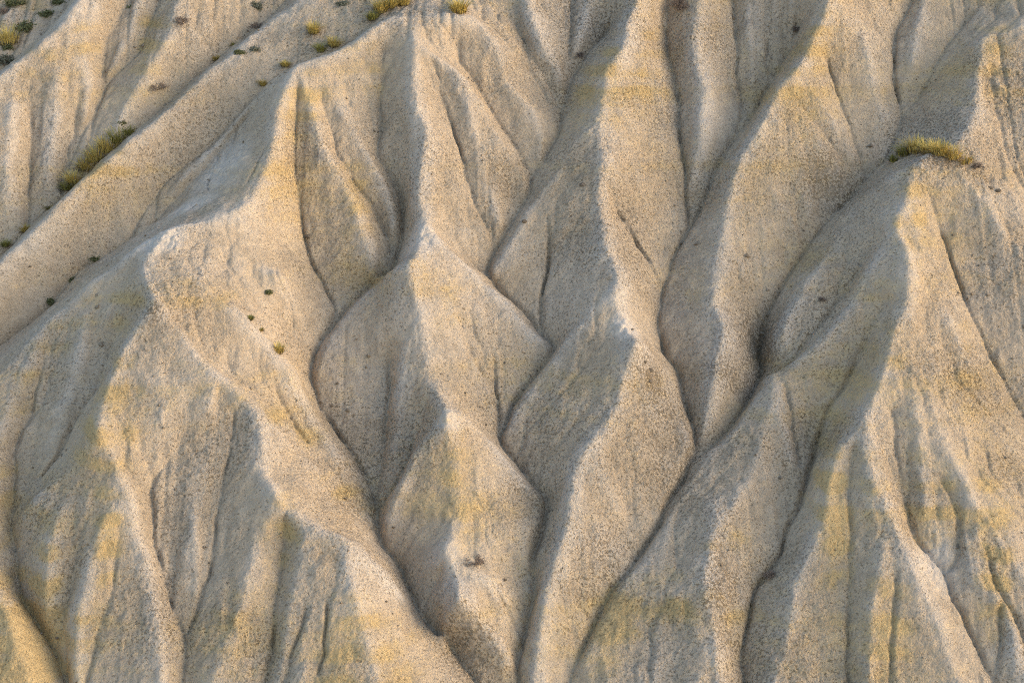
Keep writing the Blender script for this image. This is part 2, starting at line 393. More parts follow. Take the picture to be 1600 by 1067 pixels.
YS = axis(V0 + 1, V1 - 1, -16.6, 18.6, .042, .45)
fy, fx = (YS - V0) / G, (XS - U0) / G
Z = sample(H, fy, fx)
wet = sample(WET, fy, fx); curv = sample(CURV, fy, fx)
crust = np.clip(.6 + .28 * fbm(YS, XS, 1.7, 4, 201), 0, 1)      # how crumbly the crust is
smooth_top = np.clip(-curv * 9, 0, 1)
rough = (.25 + .75 * crust)
n1 = fbm(YS, XS, .30, 3, 301, .62)
n2 = fbm(YS, XS, .75, 2, 351)
n3 = np.abs(fbm(YS, XS, .20, 2, 371)); n4 = np.abs(fbm(YS, XS, .42, 2, 381))
Z += rough * (.010 * n1 + .038 * n3) + .036 * n4 + .022 * n2 + .03 * fbm(YS, XS, 1.1, 2, 391)
g = rng.standard_normal(Z.shape); g = (g + .5 * (np.roll(g, 1, 0) + np.roll(g, 1, 1))) / 1.22
gm = np.exp(-np.maximum(0, np.maximum(np.abs(XS)[None] - 20, np.abs(YS - 1)[:, None] - 17)))
Z += .011 * rough * g * gm
CAPS = '345,262,55,55 300,320,45,22 250,372,35,22 655,372,28,26 700,655,16,16 1460,880,30,40 975,510,25,20'
for w in CAPS.split():                               # bare knobbly crust, split by shrinkage cracks
    a = [float(k) for k in w.split(',')]
    u, v, h = surf(a[0], a[1]); ru, rv = a[2] * .0219, a[3] * .0219 * 1.35
    I = np.where(np.abs(YS - v) < rv * 1.6)[0]; J = np.where(np.abs(XS - u) < ru * 1.6)[0]
    yy, xx = np.meshgrid(YS[I], XS[J], indexing='ij')
    k = int(ru * rv * 10.24 / .09)
    ps = rng.random((k, 2)) * [rv * 3.2, ru * 3.2] + [v - rv * 1.6, u - ru * 1.6]
    d1 = np.full(yy.shape, 9.0); d2 = d1.copy()
    wy = .07 * fbm(YS[I], XS[J], .3, 2, 611); wx = .07 * fbm(YS[I], XS[J], .3, 2, 621)
    for p in ps:
        d = np.hypot((yy + wy - p[0]) * .62, xx + wx - p[1])
        d2 = np.minimum(d2, np.maximum(d1, d)); d1 = np.minimum(d1, d)
    m = np.exp(-(((xx - u) / ru) ** 2 + ((yy - v) / rv) ** 2) ** 1.5)
    Z[np.ix_(I, J)] += m * .09 * (np.clip((d2 - d1) / .18, 0, 1) ** .6 - .8)
CRACKS = '''
467,130 464,168 460,210 461,270 466,314 475,371 487,410 505,446 523,479
430,420 440,450 452,470 455,500 456,520
776,585 774,612 779,650 779,676
856,350 858,407 849,455 846,509 855,527
765,340 770,362 772,378
628,345 622,385 617,410
444,786 443,852 436,897 432,933 432,972 424,1025
366,641 360,710 345,765 339,807 333,852 327,897 315,930 297,985
237,756 237,807 243,852 258,903 273,957
22,850 28,906 39,942 69,987 93,1032
1038,39 1046,90 1060,160 1062,215 1070,255 1072,315 1078,348 1060,382 1050,404
1029,491 1033,540 1042,556
679,99 688,141 703,186 718,228 730,276
520,210 526,240 556,288 574,310
595,156 598,204 589,234
1414,770 1423,818 1435,843 1450,862
1345,548 1318,602 1297,632 1276,692 1264,734
1071,590 1071,629 1082,660
1190,500 1187,540 1188,580
496,620 520,662 553,713 575,745
1246,795 1231,822 1219,867 1180,918 1168,969 1157,1026
835,915 830,950 820,987 812,1040
965,330 1000,386 1020,420
481,945 463,1005 445,1040
511,933 508,1017 496,1060
1543,867 1550,900 1556,920
1501,800 1500,850
1468,359 1492,425 1519,488 1540,530
57,605 51,641 30,677 22,704 21,760
114,659 90,710 60,752
285,686 252,734 240,752
1291,90 1312,153 1330,204
1199,60 1196,110
1399,51 1396,114 1405,168
813,48 837,99 861,138
720,500 733,560 755,592
390,180 372,200 360,235 350,275
345,225 335,260 322,300
420,225 400,262 385,290
'''
for ln in CRACKS.strip().splitlines():               # narrow slits the rain has opened along the rill beds
    q = [surf(*map(float, w.split(','))) for w in ln.split()]
    P = np.array([(a, b) for a, b, _ in q])
    sl = np.r_[0, np.cumsum(np.hypot(*np.diff(P, axis=0).T))]; x = np.arange(0, sl[-1], .035)
    P = np.stack([np.interp(x, sl, P[:, k]) for k in (0, 1)], 1)
    sd = int(sl[-1] * 1000)
    P += .05 * np.stack([vnoise(x, np.arange(3.), .28, 1., sd + k)[:, 0] for k in (0, 1)], 1)
    amp = np.clip(.45 + .75 * vnoise(x, np.arange(3.), .5, 1., sd + 9)[:, 0], 0, 1.1) * np.clip(np.minimum(x, sl[-1] - x) / .3, .1, 1)
    J = np.where((XS > P[:, 0].min() - .2) & (XS < P[:, 0].max() + .2))[0]; I = np.where((YS > P[:, 1].min() - .2) & (YS < P[:, 1].max() + .2))[0]
    cutm = np.zeros((len(I), len(J)))
    for (pu, pv_), am in zip(P, amp):
        a0, a1 = np.searchsorted(YS[I], (pv_ - .16, pv_ + .16)); b0, b1 = np.searchsorted(XS[J], (pu - .16, pu + .16))
        d2_ = (YS[I][a0:a1, None] - pv_) ** 2 + (XS[J][None, b0:b1] - pu) ** 2
        cutm[a0:a1, b0:b1] = np.maximum(cutm[a0:a1, b0:b1], am * np.exp(-d2_ / .045 ** 2))
    Z[np.ix_(I, J)] -= .17 * cutm
def sst(x): x = np.clip(x, 0, 1); return x * x * (3 - 2 * x)
edge = np.maximum(sst((np.abs(XS) - 25.5) / 5.4)[None], np.maximum(sst((-20.5 - YS) / 4.4), sst((YS - 27.5) / 5.4))[:, None])
Z = Z * (1 - edge) - 1.4 * edge
print('grid', Z.shape, Z.size * 2, round(time.time() - T0, 1))
PX = XS[None, :] + 0 * Z
PY = VAX[1] * YS[:, None] + NAX[1] * Z
PZ = ZC + VAX[2] * YS[:, None] + NAX[2] * Z
co = np.stack([PX, PY, PZ], -1).reshape(-1, 3).astype(np.float32)
ny, nx = Z.shape
idx = np.arange(ny * nx).reshape(ny, nx)
quads = np.stack([idx[:-1, :-1], idx[:-1, 1:], idx[1:, 1:], idx[1:, :-1]], -1).reshape(-1, 4)
me = bpy.data.meshes.new('eroded_hillside')
me.vertices.add(len(co)); me.vertices.foreach_set('co', co.ravel())
me.loops.add(quads.size); me.loops.foreach_set('vertex_index', quads.ravel().astype(np.int32))
me.polygons.add(len(quads)); me.polygons.foreach_set('loop_start', (np.arange(len(quads)) * 4).astype(np.int32))
me.polygons.foreach_set('use_smooth', np.ones(len(quads), bool))
me.update()

# stains: yellow ochre on the clay, at their places on the slope (pixel, radius in m along and across, amount)
STAINS = '''
170,650,30,70,.9 185,610,30,40,.7 100,520,60,25,.5 160,490,70,30,.45 30,960,60,80,1 20,1030,80,60,1 15,700,30,90,.55
430,650,50,18,.8 520,760,60,18,.5 320,470,50,25,.5 440,800,20,60,.5 170,850,20,40,.7 400,980,60,25,.4 600,1040,50,40,.55
545,1040,40,40,.6 560,960,60,25,.5 480,160,30,60,.5 420,290,60,40,.4 560,330,20,70,.5 1310,820,22,90,1 1360,790,25,60,.7
1380,970,30,50,.8 1440,760,25,60,.7 1550,850,25,70,.95 1500,780,40,40,.6 1430,300,20,50,.7 1410,365,15,25,.6 1480,320,50,30,.4
950,110,40,50,.65 1000,60,40,40,.45 1010,140,40,25,.5 1240,130,30,30,.55 1270,60,40,40,.45 1290,160,50,30,.45 1200,150,25,25,.5
1280,420,25,40,.5 960,960,30,25,.9 1000,910,50,12,.6 1060,950,60,12,.6 1110,850,40,10,.45 940,1010,20,30,.6 1150,840,30,12,.4
190,270,60,25,.7 160,270,40,20,.6 240,60,30,50,.6 60,90,60,60,.5 20,20,60,40,.8 120,60,60,40,.4 1545,80,40,60,.5 1490,340,20,50,.5 1530,540,30,30,.4
720,760,30,40,.4 590,440,30,20,.3 660,420,20,30,.5 700,470,30,40,.25 560,100,40,30,.35 300,540,30,60,.3 1330,560,40,60,.3 1300,730,30,50,.3
1500,600,60,40,.35 1400,560,15,40,.6 1570,120,30,30,.5 860,600,40,30,.25 1000,700,30,30,.25 1180,660,40,40,.2 1090,480,15,20,.4
'''
ochre = np.zeros(Z.shape)
for w in STAINS.split():
    a = [float(k) for k in w.split(',')]
    u, v, h = surf(a[0], a[1])
    ru, rv = a[2] * .0219 * 1.25, a[3] * .0219 * 1.8
    ochre = np.maximum(ochre, 1.0 * a[4] * np.exp(-((XS[None] - u) / ru)**2 - ((YS[:, None] - v) / rv)**2))
elev = PZ - .05 * PY + .25 * vnoise(YS, XS, 6, 6, 77)
band = np.sin(elev * 2.1 + 1.3) * .5 + np.sin(elev * 5.3 + .4) * .3 + np.sin(elev * 11.7) * .2
ochre = np.clip(ochre * (.6 + .7 * np.clip(.5 + .9 * np.sin(elev * 8.0 + 1.5 * fbm(YS, XS, 1.5, 2, 417)), 0, 1)) * np.clip(.75 + .5 * fbm(YS, XS, .5, 3, 411, asp=3.0), 0, 1.4) + .26 * np.clip(band, 0, 1) + .05 + .22 * fbm(YS, XS, 2.6, 4, 401), 0, 1)
cap = np.zeros(Z.shape)
for w in CAPS.split():
    a = [float(k) for k in w.split(',')]
    u, v, h = surf(a[0], a[1]); ru, rv = a[2] * .0219, a[3] * .0219 * 1.35
    cap = np.maximum(cap, np.exp(-(((XS[None] - u) / ru) ** 2 + ((YS[:, None] - v) / rv) ** 2) ** 1.5))
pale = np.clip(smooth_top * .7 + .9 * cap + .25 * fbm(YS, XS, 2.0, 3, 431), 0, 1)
GRIT_SHADE = '1290,270,50,40,1 1470,254,55,9,.9 1420,256,30,8,.8 1535,275,20,14,.8 1300,240,30,40,.6 1185,560,25,50,1 1130,580,25,25,.9 1170,620,20,40,.7 735,1010,45,50,.8 940,870,50,40,.7 900,970,40,50,.6 1125,890,25,70,.8 1120,960,20,60,.7 560,770,40,60,.6 620,900,40,40,.5 870,230,40,40,.6 800,280,40,40,.5 870,150,30,60,.5 820,760,30,50,.5 780,900,40,60,.5 530,640,30,40,.6 700,950,20,30,.6 460,260,20,60,.3 1050,700,40,60,.5 760,560,40,40,.3 1020,590,15,35,1 240,490,15,12,1 1060,410,15,40,.7 1500,600,60,60,.4 1560,720,40,60,.5 1580,980,40,80,.5 1230,740,20,60,.6 60,800,25,60,.4 110,880,30,60,.5 270,880,25,50,.5 1440,880,20,30,.4 480,640,40,60,.4 440,520,30,30,.4 1290,120,30,50,.4 1120,80,30,60,.3 15,25,50,40,.6 330,180,50,60,.3 180,270,40,20,.6'
grit_shade = np.zeros(Z.shape)
for w in GRIT_SHADE.split():                               # denser specks: brown soil, plus shade of faces and gullies painted in
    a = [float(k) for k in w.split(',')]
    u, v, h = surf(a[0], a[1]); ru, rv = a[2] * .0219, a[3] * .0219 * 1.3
    grit_shade = np.maximum(grit_shade, a[4] * np.exp(-((XS[None] - u) / ru)**2 - ((YS[:, None] - v) / rv)**2))
grit_shade = np.clip(grit_shade + .14 * fbm(YS, XS, 1.5, 4, 451), 0, 1)
def attr(name, A):
    a = me.attributes.new(name, 'FLOAT', 'POINT'); a.data.foreach_set('value', A.ravel().astype(np.float32))
attr('ochre', ochre); attr('wash', np.clip(wet, 0, 1)); attr('pale', pale); attr('crust', rough * (1 - .75 * cap)); attr('grit_shade', grit_shade)
hill = bpy.data.objects.new('eroded_hillside', me); C.objects.link(hill)
hill['kind'] = 'structure'; hill['label'] = 'pale tan clay badland slope cut into sharp crests and gullies'
print('mesh', round(time.time() - T0, 1))

# ------------------------------------------------------------------ materials
class NT:
    def __init__(s, name):
        s.m = bpy.data.materials.new(name); s.m.use_nodes = True; s.t = s.m.node_tree
        s.b = s.t.nodes['Principled BSDF']
    def n(s, typ, **kw):
        x = s.t.nodes.new(typ)
        for k, v in kw.items(): setattr(x, k, v)
        return x
    def l(s, a, b): s.t.links.new(a, b)
    def attr(s, name): return s.n('ShaderNodeAttribute', attribute_name=name).outputs['Fac']
    def noise(s, scale, det=4, rough=.55, vec=None):
        x = s.n('ShaderNodeTexNoise'); x.inputs['Scale'].default_value = scale
        x.inputs['Detail'].default_value = det; x.inputs['Roughness'].default_value = rough
        if vec is not None: s.l(vec, x.inputs['Vector'])
        return x.outputs['Fac']
    def ramp(s, f, a, b, lo=0., hi=1.):
        x = s.n('ShaderNodeMapRange'); x.interpolation_type = 'SMOOTHSTEP'
        for i, v in zip((1, 2, 3, 4), (a, b, lo, hi)): x.inputs[i].default_value = v
        s.l(f, x.inputs[0]); return x.outputs[0]
    def math(s, op, a, b=None):
        x = s.n('ShaderNodeMath', operation=op)
        for i, v in enumerate((a, b)):
            if v is None: continue
            if isinstance(v, (int, float)): x.inputs[i].default_value = v
            else: s.l(v, x.inputs[i])
        return x.outputs[0]
    def mix(s, f, a, b):
        x = s.n('ShaderNodeMix', data_type='RGBA')
        for i, v in ((0, f), (6, a), (7, b)):
            if isinstance(v, (int, float)): x.inputs[i].default_value = v
            elif isinstance(v, tuple): x.inputs[i].default_value = (*v, 1)
            else: s.l(v, x.inputs[i])
        return x.outputs[2]

def clay_material():
    k = NT('clay')
    pos = k.n('ShaderNodeNewGeometry').outputs['Position']
    ochre, wash, pale, crust = (k.attr(a) for a in ('ochre', 'wash', 'pale', 'crust'))
    big = k.noise(.5, 5, .6, pos); mid = k.noise(3.0, 5, .65, pos); fine = k.noise(14, 5, .7, pos)
    grain = k.noise(30, 3, .7, pos)
    vor = k.n('ShaderNodeTexVoronoi'); vor.inputs['Scale'].default_value = 13; k.l(pos, vor.inputs['Vector'])
    clod = vor.outputs['Distance']
    base = k.mix(k.ramp(big, .35, .65), (.45, .345, .235), (.505, .395, .28))
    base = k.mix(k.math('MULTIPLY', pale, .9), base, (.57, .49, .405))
    och = k.ramp(k.math('ADD', ochre, k.math('ADD', k.math('MULTIPLY', k.math('SUBTRACT', fine, .5), .7), k.math('MULTIPLY', k.math('SUBTRACT', mid, .5), .9))), .05, .85)
    base = k.mix(k.math('MULTIPLY', och, .85), base, (.51, .355, .155))
    base = k.mix(k.math('MULTIPLY', k.ramp(wash, .25, 1.0), .45), base, (.39, .315, .25))
    tint = k.mix(k.ramp(mid, .3, .7), (.86, .85, .84), (1.08, 1.07, 1.06))
    x = k.n('ShaderNodeMix', data_type='RGBA', blend_type='MULTIPLY'); x.inputs[0].default_value = 1
    k.l(base, x.inputs[6]); k.l(tint, x.inputs[7]); base = x.outputs[2]
    # dark soil and lichen specks between the clods, denser for painted shade
    thr = k.math('ADD', k.ramp(crust, .2, 1.0, .405, .468), k.math('MULTIPLY', k.attr('grit_shade'), .085))
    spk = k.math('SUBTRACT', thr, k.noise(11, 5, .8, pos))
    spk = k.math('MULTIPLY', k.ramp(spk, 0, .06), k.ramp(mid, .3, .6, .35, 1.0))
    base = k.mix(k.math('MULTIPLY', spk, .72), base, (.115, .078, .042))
    lite = k.ramp(grain, .58, .74)
    base = k.mix(k.math('MULTIPLY', lite, .35), base, (.56, .48, .37))
    k.l(base, k.b.inputs['Base Color'])
    k.b.inputs['Roughness'].default_value = .95; k.b.inputs['Specular IOR Level'].default_value = .15
    hgt = k.math('ADD', k.math('MULTIPLY', fine, 1.0), k.math('MULTIPLY', grain, .45))
    hgt = k.math('SUBTRACT', hgt, k.math('MULTIPLY', clod, .5))
    hgt = k.math('SUBTRACT', hgt, k.math('MULTIPLY', spk, .35))
    bp = k.n('ShaderNodeBump'); bp.inputs['Distance'].default_value = .09
    k.l(k.math('ADD', k.math('MULTIPLY', crust, .6), .25), bp.inputs['Strength'])
    k.l(hgt, bp.inputs['Height']); k.l(bp.outputs[0], k.b.inputs['Normal'])
    return k.m
clay = clay_material()
me.materials.append(clay)

# ------------------------------------------------------------------ the land round about: valley floor below, hilltop above
def profile(s_):                                     # distance along the slope -> (y, z) a little below the eroded face
    if s_ < -52: return (VAX[1] * -52 + (s_ + 52) , .0)
    if s_ > 60: return (VAX[1] * 60 + (s_ - 60), ZC + VAX[2] * 60 - 1.4 - .0006 * (s_ - 60) ** 2 * .5)
    return (VAX[1] * s_ - NAX[1] * -1.6 * -1, ZC + VAX[2] * s_ - 1.6 * NAX[2])
ss = np.r_[-400, -250, -150, -100, -75, np.arange(-60, 66, 2.5), 75, 90, 120, 180]
uu = np.r_[-400, -250, -150, -100, np.arange(-80, 81, 4.0), 100, 150, 250, 400]
pr = np.array([profile(x) for x in ss])
lump = fbm(ss, uu, 14, 3, 881) * .35
lump = np.minimum(lump, .12) * np.clip((np.maximum(np.abs(uu)[None] / 30, np.abs(ss - 3)[:, None] / 32) - 1) * 4, 0, 5)
lv = np.stack([uu[None] + 0 * lump, pr[:, :1] + 0 * lump, pr[:, 1:] + lump], -1).reshape(-1, 3)
ni, nj = lump.shape; ix = np.arange(ni * nj).reshape(ni, nj)
lq = np.stack([ix[:-1, :-1], ix[:-1, 1:], ix[1:, 1:], ix[1:, :-1]], -1).reshape(-1, 4)
lm = bpy.data.meshes.new('valley_floor'); lm.from_pydata(lv.tolist(), [], lq.tolist())
lm.polygons.foreach_set('use_smooth', np.ones(len(lq), bool)); lm.materials.append(clay)
land = bpy.data.objects.new('valley_floor', lm); C.objects.link(land); land['kind'] = 'structure'

# ------------------------------------------------------------------ plants
def plain(name, c1, c2, scale=6, rough=.8, trans=0.):
    k = NT(name)
    oi = k.n('ShaderNodeObjectInfo').outputs['Random']
    nz = k.noise(scale, 3, .6, k.n('ShaderNodeNewGeometry').outputs['Position'])
    f = k.math('ADD', k.ramp(nz, .3, .7, 0, .75), k.math('MULTIPLY', oi, .25))
    k.l(k.mix(f, c1, c2), k.b.inputs['Base Color'])
    k.b.inputs['Roughness'].default_value = rough; k.b.inputs['Specular IOR Level'].default_value = .2
    return k.m
M_GRASS = plain('esparto_blades', (.40, .30, .075), (.70, .52, .17), 9)
M_GREEN = plain('green_blades', (.19, .18, .045), (.40, .34, .09), 9)
M_DEAD = plain('dead_thatch', (.11, .08, .045), (.24, .18, .10), 9)
M_LEAF = plain('dark_leaves', (.070, .076, .030), (.150, .145, .062), 12)
M_GREYLEAF = plain('grey_green_leaves', (.095, .098, .065), (.18, .172, .12), 12)
M_TWIG = plain('dry_twigs', (.12, .085, .062), (.25, .19, .15), 12)
M_STONE = plain('dark_stone', (.10, .075, .05), (.22, .17, .12), 20)
M_CLOD = plain('clay_clods', (.14, .105, .072), (.38, .30, .215), 7)

def link(name, vs_, fs, mat, parent=None, smooth=False):
    m = bpy.data.meshes.new(name); m.from_pydata(vs_, [], fs); m.materials.append(mat)
    if smooth: m.polygons.foreach_set('use_smooth', np.ones(len(fs), bool))
    o = bpy.data.objects.new(name, m); C.objects.link(o)
    if parent: o.parent = parent
    if name in ('blades', 'green_blades', 'dead_thatch', 'foliage', 'dry_leaf', 'twig'): o['kind'] = 'stuff'     # hair-fine, past counting
    return o

def blades(n, r, hgt, spread, wid, seed, droop=.5, squash=.6):
    R = random.Random(seed); V, F = [], []
    for _ in range(n):
        a = R.uniform(0, 2 * math.pi); rr = r * .55 * math.sqrt(R.random())
        bx, by = rr * math.cos(a), rr * math.sin(a)
        a2 = a + R.gauss(0, .6); out = spread * (.25 + .75 * R.random()) * (0.35 + rr / (r * .55))
        L = hgt * R.uniform(.6, 1.1); w = wid * R.uniform(.7, 1.3)
        dx, dy = math.cos(a2), math.sin(a2); px, py = -dy, dx
        i = len(V)
        for t in (0, .4, .75, 1.0):
            x = out * L * t ** 1.6; z = L * (t - droop * out * t * t)
            ww = w * (1 - .85 * t)
            cx, cy = bx + dx * x, by + dy * x
            V += [(cx - px * ww, cy - py * ww, z), (cx + px * ww, cy + py * ww, z)]
        F += [(i + k, i + k + 1, i + k + 3, i + k + 2) for k in (0, 2, 4)]
    return V, F

def twigs(n, r, hgt, wid, seed, levels=3):
    R = random.Random(seed); V, F = [], []; tips = []
    def seg(p, q, w0, w1):
        d = (q - p); s1 = d.orthogonal().normalized(); s2 = d.cross(s1).normalized(); i = len(V)
        for c, w in ((p, w0), (q, w1)):
            for k in range(3):
                an = k * 2.094; V.append(tuple(c + (s1 * math.cos(an) + s2 * math.sin(an)) * w))
        F.extend([(i, i + 1, i + 4, i + 3), (i + 1, i + 2, i + 5, i + 4), (i + 2, i, i + 3, i + 5)])
    def grow(p, d, L, w, lv):
        q = p + d * L; seg(p, q, w, w * .6)
        if lv == 0: tips.append(q); return
        for _ in range(3 if lv > 1 else 2):
            nd = (d + Vector((R.gauss(0, .45), R.gauss(0, .45), R.gauss(.02, .3)))).normalized()
            grow(q, nd, L * R.uniform(.55, .85), w * .6, lv - 1)
        tips.append(q)
    for _ in range(n):
        a = R.uniform(0, 6.283); el = R.uniform(.35, 1.35)
        d = Vector((math.cos(a) * math.cos(el) * r / hgt, math.sin(a) * math.cos(el) * r / hgt, math.sin(el))).normalized()
        grow(Vector((R.gauss(0, .06) * r, R.gauss(0, .06) * r, -.02)), d, .36 * (hgt * abs(d.z) + r * (1 - abs(d.z))), wid, levels - 1)
    return V, F, tips

def leafy(tips, per, size, seed):
    R = random.Random(seed); V, F = [], []
    for t in tips:
        for _ in range(per):
            c = t + Vector((R.gauss(0, 1), R.gauss(0, 1), R.gauss(0, 1))) * size * 1.3
            a = Vector((R.gauss(0, 1), R.gauss(0, 1), R.gauss(.4, 1))).normalized(); b = a.orthogonal().normalized()
            s_ = size * R.uniform(.6, 1.3); i = len(V)
            V += [tuple(c - a * s_), tuple(c + b * s_ * .45), tuple(c + a * s_), tuple(c - b * s_ * .45)]
            F.append((i, i + 1, i + 2, i + 3))
    return V, F

PXM = .0219
def base(px, py):
    u, v, h = surf(px, py); d = math.dist(tuple(wpt(u, v)), tuple(CAM)) / 75.0
    return wpt(u, v, -.03), d
def root(name, px, py, label, cat, group):
    p, d = base(px, py)
    e = bpy.data.objects.new(name, None); C.objects.link(e); e.empty_display_size = .2
    e.location = p; e['label'] = label; e['category'] = cat
    if group: e['group'] = group
    e.rotation_euler = (.28, random.uniform(-.1, .1), 0)     # plants on the face lean out from it
    return e, d
def tussock(px, py, rpx, label, green=False, tall=1.0, group='esparto grass tussocks', n=200):
    e, d = root('grass_tussock', px, py, label, 'grass tussock', group)
    r = rpx * PXM * d * 1.12; sd = int(px * 7 + py)
    V, F = blades(n, r, r * 1.3 * tall, .85, .011 + .006 * r, sd)
    link('green_blades' if green else 'blades', V, F, M_GREEN if green else M_GRASS, e)
    V, F = blades(n // 2, r * 1.15, r * .62, 1.25, .011 + .006 * r, sd + 1, .65)
    link('dead_thatch', V, F, M_DEAD, e)
def green_shrub(px, py, rpx, label, grey=False, flat=.8):
    e, d = root('green_shrub', px, py, label, 'shrub', 'green shrubs')
    e.scale = (random.uniform(1.0, 1.5), random.uniform(.8, 1.2), random.uniform(.65, .95))
    r = rpx * PXM * d; V, F, T = twigs(9, r, r * flat * 1.1, .012, int(px * 3 + py), 3)
    link('stem', V, F, M_TWIG, e)
    V, F = leafy(T, 7, .030 + .035 * r, int(px + py)); link('foliage', V, F, M_GREYLEAF if grey else M_LEAF, e)
def dry_shrub(px, py, rpx, label, flat=.75, n=24):
    e, d = root('dry_shrub', px, py, label, 'shrub', 'dry leafless shrubs')
    r = rpx * PXM * d; V, F, T = twigs(n, r, r * flat, .008, int(px * 5 + py), 4)
    link('twig', V, F, M_TWIG, e)
    V, F = leafy(T[::3], 2, .022, int(px + py)); link('dry_leaf', V, F, M_TWIG, e)
def stone(px, py, rpx, label):
    p, d = base(px, py); r = rpx * PXM * d; R = random.Random(int(px * 11 + py))
    bm = bmesh.new(); bmesh.ops.create_icosphere(bm, subdivisions=2, radius=1)
    ax = Vector((r * 1.3, r, r * .75)); f = [Vector((R.gauss(0, 1), R.gauss(0, 1), R.gauss(0, 1))).normalized() for _ in range(9)]
    for v in bm.verts:
        k = min([1.0] + [.72 / max(v.co.dot(q), .01) for q in f]); v.co = Vector((v.co.x * ax.x, v.co.y * ax.y, v.co.z * ax.z)) * k
    m = bpy.data.meshes.new('stone'); bm.to_mesh(m); bm.free(); m.materials.append(M_STONE)
    o = bpy.data.objects.new('stone', m); C.objects.link(o); o.location = p + Vector((0, 0, r * .3)); o.rotation_euler = (.4, .1, R.uniform(-.7, .7))
    o['label'] = label; o['category'] = 'stone'; o['group'] = 'loose dark stones'

# the row of grass on the broad right crest
tussock(1399, 251, 13, 'smallest and lowest tussock at the left end of the grass row on the right crest', green=True, tall=.6)
tussock(1414, 242, 18, 'green tussock second from the left in the grass row on the right crest', green=True, tall=.85, n=150)
tussock(1431, 236, 21, 'tallest yellow green tussock in the left half of the grass row on the right crest', tall=.95, n=220)
tussock(1450, 237, 20, 'golden tussock at the middle of the grass row, above the brown bank', tall=.85, n=190)
tussock(1468, 240, 20, 'golden tussock just right of the middle of the grass row on the right crest', tall=.9)
tussock(1488, 246, 19, 'yellow tussock second from the right end of the grass row on the right crest', tall=.9, n=170)
tussock(1507, 254, 17, 'yellow tussock at the right end of the grass row, next to the brown dead shrub', tall=.65, n=120)
dry_shrub(1529, 262, 13, 'dark brown dead shrub hanging off the right end of the grass row', .6, 20)
# along the top of the central peak
tussock(583, 30, 13, 'low yellow green tussock on the left edge of the central peak', green=True, tall=.8)
tussock(596, 18, 16, 'yellow green tussock on the central peak, second from the left of its cluster')
tussock(613, 10, 17, 'bright yellow green tussock topmost on the central peak')
tussock(632, 8, 13, 'small tussock at the right end of the cluster on the central peak')
tussock(717, 20, 17, 'solitary round tussock on the bare face right of the central peak', tall=1.15, n=300)
tussock(522, 72, 13, 'yellow tussock on the crest between the two upper left peaks')
tussock(503, 80, 12, 'low olive tussock just below the yellow one between the two upper left peaks', green=True)
tussock(490, 52, 12, 'tall pale tussock standing behind the crest between the two upper left peaks', tall=1.3)
tussock(446, 103, 9, 'small yellow tussock left of the pale cracked peak', tall=.8)
tussock(411, 133, 8, 'tiny yellow green tussock in the gully left of the pale cracked peak')
# the grassy gully on the left
tussock(203, 209, 11, 'small green tussock at the upper end of the grassy gully on the left', green=True)
tussock(184, 223, 19, 'dark green tussock near the upper end of the grassy gully on the left', green=True)
tussock(168, 236, 20, 'broad yellow green tussock in the middle of the grassy gully on the left')
tussock(149, 250, 20, 'golden tussock in the grassy gully on the left, above the dark green shrub')
tussock(133, 264, 16, 'low golden tussock just below the broad ones in the left gully')
tussock(115, 285, 16, 'lone yellow tussock further down the left gully, half hidden by its crest')
tussock(104, 296, 10, 'small dark tussock touching the lone yellow one in the left gully', green=True)
tussock(37, 360, 9, 'small round tussock low in the left gully near the picture edge')
tussock(9, 384, 8, 'lowest tussock of the left gully, at the very left edge', green=True)
tussock(76, 326, 9, 'flat dark tussock between the lone yellow and the lower tussocks of the left gully', green=True, tall=.5)
tussock(364, 73, 9, 'pale green tussock on the far crest above the twin dark shrubs', green=True, tall=.7)
tussock(336, 94, 9, 'pale yellow tussock on the far crest below the pale green one', tall=.7)
tussock(434, 550, 12, 'olive tussock on the bare rib in the left centre')
tussock(406, 515, 8, 'faint low tussock between the two others on the rib in the left centre', tall=.45)
tussock(390, 498, 9, 'thin green tussock higher up the rib in the left centre', green=True, tall=.5)
# top left corner slope
tussock(14, 68, 22, 'golden topped tussock at the left edge of the shrubby corner slope')
green_shrub(42, 48, 24, 'largest dark green shrub on the ochre slope in the top left corner')
green_shrub(75, 24, 14, 'mid sized dark green shrub right of the largest one in the top left corner')
green_shrub(92, 5, 8, 'small bright dark shrub highest on the edge of the corner slope')
green_shrub(24, 6, 14, 'small dark shrub at the very top of the corner slope')
green_shrub(8, 100, 20, 'grey green shrub lowest on the corner slope at the left edge', grey=True)
green_shrub(14, 76, 11, 'dark shrub under the golden topped tussock at the left edge')
dry_shrub(6, 22, 14, 'grey leafless shrub at the left edge of the corner slope')
green_shrub(205, 13, 6, 'tiny green shrub on the bare far slope, top left')
green_shrub(399, 10, 10, 'blue green shrub on the far crest at the top edge', grey=True)
green_shrub(375, 83, 8, 'left one of the two dark shrubs on the far left spur')
green_shrub(399, 79, 7, 'right one of the two dark shrubs on the far left spur', grey=True)
green_shrub(538, 8, 15, 'grey green shrub at the top edge left of the central peak', grey=True, flat=.6)
green_shrub(419, 456, 5, 'tiny green shrub alone on the bright face in the left centre')
green_shrub(189, 192, 7, 'low dark shrub on the bare slope above the grassy left gully', flat=.5)
green_shrub(112, 437, 8, 'dark shrub tucked into the gully behind the long left crest', flat=.7)
green_shrub(147, 404, 5, 'small dark shrub higher in the gully behind the long left crest')
green_shrub(78, 471, 5, 'lowest little shrub in the gully behind the long left crest')
